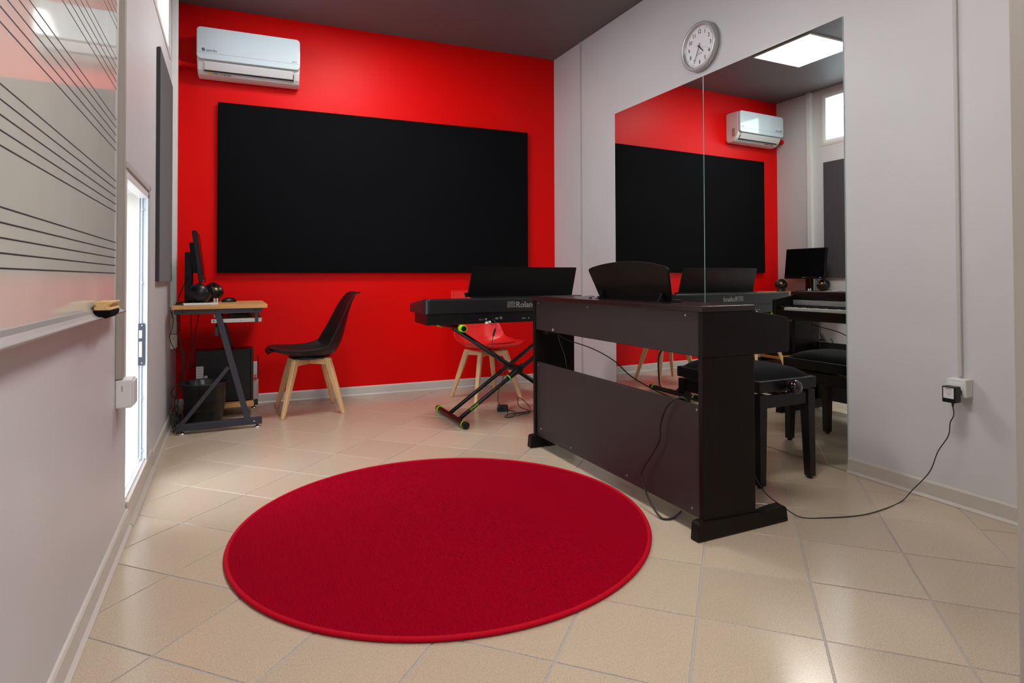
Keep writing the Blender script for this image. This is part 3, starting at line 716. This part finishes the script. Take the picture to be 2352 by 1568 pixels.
t_ = thing('plastic_tray', 'slim white plastic tray lying at the front edge of the desk', 'tray', (-.17, 4.264, DZT + .0005))
part('tray_body', prism(NB(), [(-.092, 0), (.092, 0), (.100, .014), (-.100, .014)], -.024, .024, 'xz'), 'white', t_, bev=.003)
for k in range(3): part('button', B(-.03 + k * .02, -.02 + k * .02, -.01, .0, .0135, .0155), 'cond', t_)
for k, (x, y) in enumerate(((-.098, 4.44), (-.082, 4.452))):
    t_ = thing('small_bottle', ('small clear bottle beside the near speaker' if k == 0 else 'small clear bottle touching its twin, farther from the wall'), 'bottle', (x, y, DZT + .0005), 0, 'clear bottles on the desk')
    part('glass', cyl(NB(), (0, 0, 0), (0, 0, .028), .0075, n=14), 'vial', t_, bev=.001)
    part('cap', cyl(NB(), (0, 0, .0282), (0, 0, .036), .006, n=14), 'white', t_)

# cables about the desk
def cable(label, pts, r=.003, m='cable', name='power_cable', group=None, n=6):
    return tag(part(name, tube(NB(), pts, r, n=n), m, None, smooth=True), label, 'cable', group)
g = 'cables hanging behind the desk'
cable('black cable drooping from the monitor foot over the back edge of the desk', [(-.24, 4.56, 1.0), (-.268, 4.52, .955), (-.30, 4.45, .86), (-.30, 4.33, .810), (-.27, 4.31, .806), (-.30, 4.40, .806), (-.335, 4.40, .79), (-.338, 4.42, .72)], .0035, group=g)
cable('black cable looped on the desktop at the wall end', [(-.20, 4.40, .804), (-.28, 4.36, .806), (-.315, 4.30, .806), (-.29, 4.27, .806), (-.24, 4.29, .806), (-.22, 4.33, .804)], .003, group=g)
cable('thin black cable from the desk edge down to the junction box behind it', [(-.333, 4.26, .792), (-.337, 4.27, .77), (-.325, 4.30, .72), (-.33, 4.32, .66), (-.345, 4.33, .60), (-.33, 4.40, .53), (-.31, 4.50, .49), (-.30, 4.60, .49)], .0025, group=g)
cable('black cable bundle strand nearest the wall under the desk', [(-.315, 4.44, .77), (-.31, 4.45, .68), (-.30, 4.45, .58), (-.28, 4.46, .45), (-.29, 4.47, .30), (-.325, 4.46, .18), (-.315, 4.44, .10), (-.32, 4.40, .02)], .0045, group=g)
cable('black cable strand crossing the bundle under the desk', [(-.31, 4.50, .77), (-.30, 4.50, .66), (-.305, 4.50, .56), (-.27, 4.50, .44), (-.30, 4.52, .30), (-.31, 4.50, .15), (-.30, 4.48, .02)], .0045, group=g)
cable('black cable hanging straight down from the middle of the desktop', [(-.245, 4.70, .77), (-.247, 4.70, .6), (-.25, 4.68, .42), (-.28, 4.66, .30), (-.28, 4.66, .18)], .003, group=g)
cable('black cable slanting from the desktop to the back of the tower', [(-.19, 4.62, .77), (-.215, 4.62, .60), (-.235, 4.63, .42), (-.25, 4.65, .36), (-.218, 4.74, .37)], .0035, group=g)
cable('black cable coiled on the floor in the corner beside the waste bin', [(-.30, 4.36, .30), (-.335, 4.36, .26), (-.33, 4.38, .22), (-.30, 4.40, .20), (-.31, 4.38, .15), (-.325, 4.35, .10), (-.315, 4.34, .04), (-.29, 4.36, .01), (-.305, 4.42, .07), (-.315, 4.40, .14), (-.30, 4.37, .16), (-.275, 4.36, .10), (-.285, 4.36, .03)], .004, group=g)
cable('black cable making a tall loop against the wall behind the desk rail', [(-.315, 4.30, .01), (-.33, 4.29, .08), (-.338, 4.285, .13), (-.322, 4.29, .13), (-.305, 4.30, .06), (-.315, 4.33, .01), (-.335, 4.36, .005)], .0035, group=g)
t_ = thing('power_strip', 'black power strip on the floor behind the waste bin', 'power strip', (-.29, 4.62, 0))
part('body', B(-.028, .028, -.14, .14, .001, .038), 'black', t_, bev=.004)
for k in range(3): part('outlet', cyl(NB(), (0, -.09 + k * .08, .037), (0, -.09 + k * .08, .0395), .019, n=20), 'blackm', t_)

# ================================================================ STAGE KEYBOARD ON X STAND
KX0, KX1, KY0, KY1 = 1.112, 2.405, 3.672, 4.04
KZ0, KZS, KZ1 = .664, .737, .833
t_ = thing('stage_piano', 'black portable digital piano on the X stand, its back to the room', 'keyboard instrument', (1.76, 3.85, KZ0))
P = lambda n, bm, m, **k: part(n, bm, m, t_, True, **k)
# upper shell: rounded corners in plan
def plan(x0, x1, y0, y1, r, k=6):
    out = [(x0 + .004, y1), (x0, y1 - .01)]
    for i in range(k + 1): a = PI + PI / 2 * i / k; out.append((x0 + r + r * math.cos(a), y0 + r + r * math.sin(a)))
    for i in range(k + 1): a = 3 * PI / 2 + PI / 2 * i / k; out.append((x1 - r + r * math.cos(a), y0 + r + r * math.sin(a)))
    out += [(x1, y1 - .01), (x1 - .004, y1)]
    return out
bm = NB(); pl = plan(KX0, KX1, KY0, KY1, .028); 
rs = []
for z, ins in ((KZS, 0), (KZS + .002, 0), (KZ1 - .012, .0015), (KZ1 - .004, .004), (KZ1, .011)):
    rr = []
    for x, y in pl:
        fx = (x - (KX0 + KX1) / 2) / ((KX1 - KX0) / 2); zz = z
        drop = max(0, (y - 3.84) / .20) ** 1.5 * .040 * (1 if z > KZS + .01 else 0)
        rr.append((x - ins * (1 if fx > 0 else -1) * (1 if abs(fx) > .9 else 0), y + ins if y < 3.8 else y - ins, zz - drop))
    rs.append(rr)
# add depth rows on the cheeks so the drop curves
rings(bm, rs); P('upper_case', bm, 'charc', smooth=False, bev=.002)
bm = NB(); prism(bm, [(KX0 + .014, KY0 + .010), (KX1 - .014, KY0 + .010), (KX1 - .02, KY1 - .02), (KX0 + .03, KY1 - .02)], KZ0, KZS, 'xy'); P('lower_case', bm, 'black', bev=.002)
bm = NB(); box(bm, KX0 + .06, KX1 - .06, KY1 - .13, KY1 + .004, KZS + .02, KZ1 - .055); P('white_key', bm, 'keyw', kind='stuff')
mt = basis((1.685, KY0 - .0004, .786), (1, 0, 0), (0, 0, 1)); bm = NB()
W_, H_ = .058, .038
def lp(o_):   # nested outline strokes of the emblem
    return [(o_, -H_ / 2), (o_, H_ / 2 - o_), (W_ - .010, H_ / 2 - o_), (W_ - .003 - o_ * .3, H_ / 2 - .006 - o_ * .4), (W_ - .004 - o_ * .3, H_ / 2 - .012), (W_ - .011, .0035 - o_ * -.1)]
ribbon(bm, [(0, -H_ / 2), (0, H_ / 2), (W_ - .008, H_ / 2), (W_ - .001, H_ / 2 - .006), (W_ - .001, .004), (W_ - .008, -.001), (.020, -.001), (.016, -.005), (.016, -.008), (.020, -.010), (W_, -.010)], .0022, mt)
ribbon(bm, [(.006, -H_ / 2), (.006, H_ / 2 - .006), (W_ - .011, H_ / 2 - .006), (W_ - .007, H_ / 2 - .010), (W_ - .011, .005), (.018, .005), (.009, .000), (.009, -.013), (.016, -H_ / 2 + .003), (W_, -H_ / 2 + .003)], .0022, mt)
ribbon(bm, [(0, -H_ / 2), (.006, -H_ / 2)], .0022, mt); ribbon(bm, [(.012, .011), (W_ - .014, .011)], .0018, mt); ribbon(bm, [(W_, -.010), (W_, -H_ / 2 + .003)], .0022, mt)
P('emblem', bm, 'gink')
text('lettering', 'Roland', .056, (1.748, KY0 - .0004, .782), (1, 0, 0), (0, 0, 1), 'gink', t_, bold=.0006, squeeze=.98)
bm = NB()
for xx, ww, hh in ((1.485, .008, .008), (1.505, .006, .006), (1.525, .012, .012), (1.80, .008, .008), (1.815, .008, .008), (1.845, .008, .008)): box(bm, xx, xx + ww, KY0 + .008, KY0 + .0105, .686, .686 + hh)
P('jack_row', bm, 'gink')
for xx, ww, hh in ((1.60, .020, .010), (1.633, .016, .015)):
    jb = P('port', B(xx, xx + ww, KY0 + .0075, KY0 + .0105, .690, .690 + hh), 'silver', bev=.002)
    part('port_hole', B(xx + .004, xx + ww - .004, KY0 + .0070, KY0 + .008, .6925, .690 + hh - .003), 'ink', jb, True)
bm = NB(); box(bm, KX0 + .35, KX1 - .1, KY0 + .06, KY0 + .125, KZ1 - .002, KZ1 + .006); P('rest_slot', bm, 'black', bev=.002)
# music rest leaning back over the case
bm = NB(); rs = []
for (y, z, xa, xb) in ((3.785, KZ1 + .006, 1.448, 2.262),):
    pass
poly = rrect(0, 1, 0, 1, .03, 4)
def rest_pt(u, v, d): x = 1.440 + v * .018 + u * (.822 - v * .036 + v * .020); return (x, 3.795 - v * .065 + d, KZ1 + .004 + v * .203)
sh = []
for d_ in (0, .005):
    sh.append([rest_pt(u, v, d_) for u, v in [( (a), (b)) for a, b in rrect(0, 1, 0, 1, .02, 4)]])
rings(bm, sh); mr_ = P('music_rest', bm, 'black', bev=.001)
bm = NB(); rings(bm, [[rest_pt(u, v, d_) for u, v in ((.0, .93), (1, .93), (1, .955), (0, .955))] for d_ in (-.004, 0)]); part('rest_rib', bm, 'black', mr_, True, bev=.001)
bm = NB(); rings(bm, [[rest_pt(u, v, d_) for u, v in ((.0, .0), (1, .0), (1, .03), (0, .03))] for d_ in (0, .035)]); part('rest_ledge', bm, 'black', mr_, True, bev=.002)
bm = NB(); prism(bm, [(1.432, KZ1 + .002), (1.446, KZ1 + .002), (1.446, KZ1 + .034), (1.424, KZ1 + .034)], 3.80, 3.806, 'xz'); P('rest_bracket', bm, 'black')

# X stand
t_ = thing('keyboard_stand', 'black double braced X keyboard stand with lime green rings', 'stand', (1.80, 3.87, 0))
P = lambda n, bm, m, **k: part(n, bm, m, t_, True, **k)
BX0, BX1, SY0, SY1 = 1.358, 2.25, 3.62, 4.14
for xx in (BX0, BX1):
    bb = P('base_bar', cyl(NB(), (xx, SY0, .026), (xx, SY1, .026), .019), 'black', smooth=False, bev=.001)
    for yy, s_ in ((SY0, -1), (SY1, 1)):
        part('end_cap', cyl(NB(), (xx, yy - s_ * .004, .026), (xx, yy + s_ * .030, .026), .0245, .022, 20), 'black', bb, True, bev=.003)
        part('green_ring', cyl(NB(), (xx, yy - s_ * .014, .026), (xx, yy - s_ * .006, .026), .0245, n=24), 'green', bb, True, label='lime green ring')
TX0, TX1, TZ = 1.352, 2.25, .640
for xx in (TX0, TX1):
    bb = P('top_arm', cyl(NB(), (xx, SY0 + .02, TZ), (xx, SY1 - .03, TZ), .017), 'black')
    for yy, s_ in ((SY0 + .02, -1), (SY1 - .03, 1)):
        part('rubber_sleeve', cyl(NB(), (xx, yy - s_ * .03, TZ), (xx, yy + s_ * .022, TZ), .0235, .0235, 24), 'green', bb, True, label='lime green rubber sleeve', bev=.002)
        part('end_cap', cyl(NB(), (xx, yy + s_ * .022, TZ), (xx, yy + s_ * .030, TZ), .018, .014, 20), 'black', bb, True)
for yy in (3.745, 3.935): P('brace_tube', cyl(NB(), (BX0, yy, .030), (TX1, yy, TZ - .012), .0135, n=16), 'black', smooth=True)
for yy in (3.84,): P('brace_tube', cyl(NB(), (TX0, yy, TZ - .005), (BX1, yy, .030), .0155, n=16), 'black', smooth=True)
mid_ = Vector(((BX0 + TX1) / 2, 3.84, (.03 + TZ) / 2))
P('pivot', cyl(NB(), mid_ + Vector((0, -.115, 0)), mid_ + Vector((0, .115, 0)), .026, n=24), 'black', bev=.004)
dl = (Vector((TX1, 0, TZ)) - Vector((BX0, 0, .03))).normalized(); c0 = mid_ + Vector((0, -.095, 0))
P('locking_sleeve', cyl(NB(), c0 - dl * .10 , c0 + dl * .04, .021, n=20), 'black', bev=.003)
bm = NB(); cyl(bm, c0 - dl * .098, c0 - dl * .090, .0225, n=20); P('green_ring', bm, 'green', label='lime green ring')
q0 = Vector((BX0, 3.745 - .0138, .030)); txm = Vector((dl.x, 0, dl.z))
text('lettering', 'Gravity', .024, q0 + dl * .10 + Vector((-.004, 0, .003)), txm, Vector((-dl.z, 0, dl.x)), 'green', t_)

# pedal and cords under the keyboard
t_ = thing('sustain_pedal', 'small black sustain pedal on the tiles under the keyboard stand', 'pedal', (1.79, 3.99, 0), -.35)
part('base', B(-.04, .04, -.045, .045, .001, .018), 'black', t_, bev=.003)
bm = NB(); prism(bm, [(-.045, .020), (.05, .022), (.048, .036), (-.04, .046)], -.036, .036, 'yz'); part('foot_plate', bm, 'blackm', t_, bev=.004)
cd_ = tag(part('power_cable', tube(NB(), [(1.575, 3.672, .690), (1.59, 3.65, .668), (1.575, 3.63, .62), (1.55, 3.62, .55), (1.56, 3.62, .48), (1.60, 3.62, .40), (1.63, 3.62, .32), (1.60, 3.62, .24), (1.61, 3.66, .14), (1.70, 3.72, .06), (1.73, 3.76, .006), (1.80, 3.83, .004), (1.92, 3.86, .004)], .0026, n=6), 'cable', None, smooth=True), 'black cable with a ferrite bead hanging from the back of the keyboard', 'cable')
part('ferrite_bead', cyl(NB(), (1.578, 3.632, .632), (1.558, 3.622, .585), .007, n=14), 'black', cd_, bev=.002)
cable('black cable loosely coiled on the tiles behind the piano corner', [(1.80, 3.98, .006), (1.85, 3.90, .004), (1.80, 3.80, .004), (1.74, 3.76, .004), (1.72, 3.80, .004), (1.80, 3.86, .006), (1.92, 3.86, .006), (1.98, 3.92, .01), (1.97, 4.0, .05), (1.92, 4.0, .08), (1.90, 3.94, .03), (1.94, 3.84, .006), (1.84, 3.80, .006), (1.80, 3.76, .008), (1.86, 3.80, .012), (1.98, 3.86, .008)], .003)
bm = NB(); bar(bm, (1.520, 3.668, .668), (1.555, 3.655, .676), .014, .001, side=(0, .3, 1)); tag(part('paper_tag', bm, 'label'), 'white paper tag on the cord behind the keyboard', 'tag')
cable('short black cord with the white tag behind the keyboard', [(1.528, 3.680, .690), (1.540, 3.655, .672), (1.555, 3.65, .658), (1.575, 3.655, .658), (1.590, 3.66, .668), (1.585, 3.678, .690)], .002)

# ================================================================ DIGITAL PIANO (its back to the rug, keys to the mirror)
t_ = thing('upright_digital_piano', 'dark rosewood digital piano standing in front of the mirror', 'piano', (1.80, 2.38, 0))
P = lambda n, bm, m, **k: part(n, bm, m, t_, True, **k)
PY0, PY1 = 1.700, 3.078
cheek = [(1.573, .668), (1.573, .838), (1.828, .838), (1.842, .833), (2.008, .809), (2.018, .804), (2.023, .794), (2.023, .676), (2.018, .668)]
for a, b_ in ((PY0, PY0 + .026), (PY1 - .026, PY1)):
    P('cheek', prism(NB(), cheek, a, b_, 'xz'), 'rose', bev=.0015)
for a, b_ in ((PY0 + .001, PY0 + .025), (PY1 - .029, PY1 - .005)):
    P('leg_panel', B(1.571, 1.832, a, b_, .062, .667), 'rose', bev=.0015)
for a, b_ in ((PY0 - .008, PY0 + .034), (PY1 - .038, PY1 + .004)):
    bm = NB(); prism(bm, [(1.536, .002), (1.998, .002), (1.990, .056), (1.975, .064), (1.93, .064), (1.84, .052), (1.83, .060), (1.570, .072), (1.546, .070), (1.541, .062)], a, b_, 'xz'); P('foot', bm, 'rose', bev=.003)
P('top_board', B(1.566, 1.832, PY0 - .003, PY1 + .003, .8385, .860), 'rosex', bev=.0015)
ub = P('upper_back', B(1.579, 1.590, PY0 + .0265, PY1 - .0265, .672, .838), 'backb')
lbk = P('lower_back', B(1.582, 1.596, PY0 + .0255, PY1 - .0295, .068, .487), 'backb', bev=.001)
for (yy, zz, par) in ((3.02, .822, ub), (2.50, .822, ub), (1.80, .822, ub), (3.03, .470, lbk), (1.745, .470, lbk), (3.0, .115, lbk), (2.67, .093, lbk), (2.19, .093, lbk), (1.775, .093, lbk)):
    x_ = 1.579 if par is ub else 1.582
    part('screw', cyl(NB(), (x_ - .0015, yy, zz), (x_ + .002, yy, zz), .0042, n=14), 'steel', par, True)
part('sticker', B(1.578, 1.5793, 2.842, 2.858, .678, .690), 'gink', ub, True)
P('bottom_panel', B(1.59, 2.012, PY0 + .026, PY1 - .026, .668, .680), 'black')
P('key_slip', B(1.995, 2.014, PY0 + .026, PY1 - .026, .680, .732), 'rose', bev=.002)
P('key_bed', B(1.83, 1.995, PY0 + .026, PY1 - .026, .68, .724), 'black')
P('front_panel', B(1.822, 1.830, PY0 + .026, PY1 - .026, .800, .838), 'black', bev=.001)
P('control_strip', B(1.828, 1.846, PY0 + .028, PY1 - .028, .764, .800), 'silver', bev=.002)
P('fallboard', B(1.70, 1.822, PY0 + .028, PY1 - .028, .800, .808), 'black', bev=.001)
for a, b_ in ((PY0 + .026, PY0 + .075), (PY1 - .075, PY1 - .026)): P('key_block', B(1.84, 2.0, a, b_, .724, .756), 'black', bev=.001)
k0, k1 = PY0 + .076, PY1 - .076; kw = (k1 - k0) / 52
bm = B(1.845, 1.994, .0005, kw - .0007, .7245, .750); me_w = None
wk = P('white_key', bm, 'keyw')
for v_ in wk.data.vertices: v_.co.y += 0
wk.location.y = k0; first_w = wk
for i in range(1, 52):
    o = wk.copy(); C.objects.link(o); o.parent = t_; o.location.y = k0 + i * kw
bk = P('black_key', B(1.845, 1.940, -.005, .005, .7505, .762), 'keyb')
# white index 0 = A0 ; seen by the player (facing -x) low notes are at +y
pat = {0: 1, 2: 1, 3: 1, 5: 1, 6: 1}   # black key after A(0) C(2) D(3) F(5) G(6)
first = True
for i in range(51):
    if (i % 7) in (0, 2, 3, 5, 6):
        y = k1 - (i + 1) * kw
        if first: bk.location.y = y; first = False
        else: o = bk.copy(); C.objects.link(o); o.parent = t_; o.location.y = y
# music rest with two hinges
bm = NB()
def mr_pt(u, v, d):
    yb0, yb1 = 2.026, 2.572
    y = yb0 + (yb1 - yb0) * u; y += (u - .5) * .075 * v
    z = .862 + v * (.150 + .030 * (1 - (2 * u - 1) ** 2)); x = 1.700 - v * .052 + d
    return (x, y, z)
out = []
for u, v in [(0, 0), (.1, 0), (.5, 0), (.9, 0), (1, 0), (1, .5), (1, .92), (.985, .985)] + [(1 - k / 16, 1) for k in range(1, 16)] + [(.015, .985), (0, .92), (0, .5)]: out.append((u, v))
rings(bm, [[mr_pt(u, v, d_) for u, v in out] for d_ in (0, .012)]); mrp = P('music_rest', bm, 'lacq', bev=.003)
for yy in (2.535, 2.075):
    bm = NB(); box(bm, 1.655, 1.70, yy - .012, yy + .012, .8602, .8635); bar(bm, (1.688, yy, .862), (1.682, yy, .900), .003, .022, side=(1, 0, 0)); prism(bm, [(1.660, .8635), (1.690, .8635), (1.684, .900)], yy - .012, yy - .010, 'xz'); part('hinge', bm, 'black', mrp, True)
P('rest_ledge', B(1.700, 1.735, 2.0, 2.60, .8602, .872), 'lacq', bev=.002)
bm = NB(); cyl(bm, (1.66, 2.60, .8605), (1.66, 2.60, .8665), .009, n=14); P('button', bm, 'black')
bm = NB()
for k, z_ in enumerate((.655, .640)): cyl(bm, (1.60, 2.98 - k * .02, z_ - .0), (1.66, 2.98 - k * .02, z_), .006, n=10)
P('jack_row', B(1.60, 1.68, 2.94, 3.0, .650, .668), 'black'); bm.free()
# cords of the piano
cable('black power cable looping over the piano back board down to the tiles', [(1.66, 1.83, .30), (1.62, 1.80, .44), (1.585, 1.815, .499), (1.563, 1.845, .492), (1.556, 1.89, .45), (1.556, 1.925, .38), (1.556, 1.93, .32), (1.553, 1.965, .26), (1.550, 2.04, .16), (1.550, 2.035, .12), (1.552, 1.99, .05), (1.556, 1.93, .008), (1.575, 1.905, .006), (1.61, 1.91, .006), (1.68, 1.95, .004)], .0042, n=8)
cable('long thin black cord sagging inside the piano between its legs', [(1.70, 3.02, .667), (1.72, 2.98, .62), (1.76, 2.75, .585), (1.80, 2.60, .535), (1.80, 2.45, .475), (1.80, 2.25, .435), (1.80, 2.05, .415), (1.82, 1.93, .40), (1.85, 1.80, .30), (1.85, 1.76, .02)], .003)
cable('thin black cord dropping behind the piano back board near its far leg', [(1.70, 3.02, .667), (1.705, 3.00, .60), (1.71, 2.95, .52), (1.71, 2.93, .42), (1.70, 2.93, .2), (1.70, 2.90, .005)], .0025)
cable('thick black cord hanging as a loop from the piano bottom near the bench', [(1.80, 2.10, .667), (1.80, 2.18, .650), (1.80, 2.235, .60), (1.80, 2.235, .50), (1.80, 2.215, .455), (1.80, 2.10, .448), (1.80, 1.98, .44), (1.82, 1.86, .43), (1.84, 1.80, .30), (1.84, 1.78, .02)], .0042)
# pedal board of the piano on the mirror side

# ================================================================ BENCH
t_ = thing('piano_bench', 'black adjustable piano bench with velvet cushion between piano and mirror', 'bench', (2.355, 2.265, 0))
P = lambda n, bm, m, **k: part(n, bm, m, t_, True, **k)
bx0, bx1, by0, by1 = 2.170, 2.545, 1.985, 2.545
P('seat_frame', B(bx0, bx1, by0, by1, .436, .490), 'lacq', bev=.004, seg=3)
bm = NB(); N1 = 16; G = []
for i in range(N1 + 1):
    row = []
    for j in range(N1 + 1):
        a, b_ = -1 + 2 * i / N1, -1 + 2 * j / N1
        hgt_ = .052 * ((1 - abs(a) ** 3.2) * (1 - abs(b_) ** 4)) ** .42
        row.append(bm.verts.new((2.3575 + a * .176, 2.265 + b_ * .268, .488 + hgt_)))
    G.append(row)
for i in range(N1):
    for j in range(N1): bm.faces.new((G[i][j], G[i + 1][j], G[i + 1][j + 1], G[i][j + 1]))
P('cushion', bm, 'velvet', smooth=True, sub=1)
for xx, yy in ((bx0 + .005, by0 + .005), (bx1 - .052, by0 + .005), (bx0 + .005, by1 - .052), (bx1 - .052, by1 - .052)):
    cx, cy2 = xx + .0235, yy + .0235
    sx = 1 if cx > 2.35 else -1; sy = 1 if cy2 > 2.26 else -1
    ox, oy = sx * .0235, sy * .0235
    def ring(z, s_): return [(cx + ox - sx * (s_ if a else 0), cy2 + oy - sy * (s_ if b_ else 0), z) for a, b_ in ((0, 0), (1, 0), (1, 1), (0, 1))]
    lg = P('leg', rings(NB(), [ring(.426, .047), ring(.34, .047), ring(.012, .036)]), 'lacq', bev=.0015)
    part('foot_pad', cyl(NB(), (cx + sx * .005, cy2 + sy * .005, .001), (cx + sx * .005, cy2 + sy * .005, .0125), .013, n=16), 'black', lg, True)
P('apron', B(bx0 + .052, bx1 - .052, by0 + .012, by0 + .026, .362, .420), 'lacq', bev=.001)
P('apron', B(bx0 + .052, bx1 - .052, by1 - .026, by1 - .012, .362, .420), 'lacq', bev=.001)
P('apron', B(bx0 + .012, bx0 + .026, by0 + .052, by1 - .052, .362, .420), 'lacq', bev=.001)
P('apron', B(bx1 - .026, bx1 - .012, by0 + .052, by1 - .052, .362, .420), 'lacq', bev=.001)
for yy, s_ in ((by0, -1), (by1, 1)):
    bm = NB(); lathe(bm, [(.007, 0), (.009, .008), (.012, .014), (.028, .024), (.034, .040), (.030, .056), (.018, .066), (.0, .069)], (2.352, yy, .458), (0, s_, 0), 28, cap=False); P('height_knob', bm, 'glossb', smooth=True)
bm = NB()
for xx in (2.24, 2.44): bar(bm, (xx, 2.05, .425), (xx, 2.30, .39), .014, .004); bar(bm, (xx, 2.30, .425), (xx, 2.05, .39), .014, .004)
cyl(bm, (2.352, by0 + .01, .432), (2.352, by1 - .01, .432), .006, n=10); box(bm, 2.49, 2.53, 2.10, 2.14, .424, .434)
P('lift_mechanism', bm, 'brass')
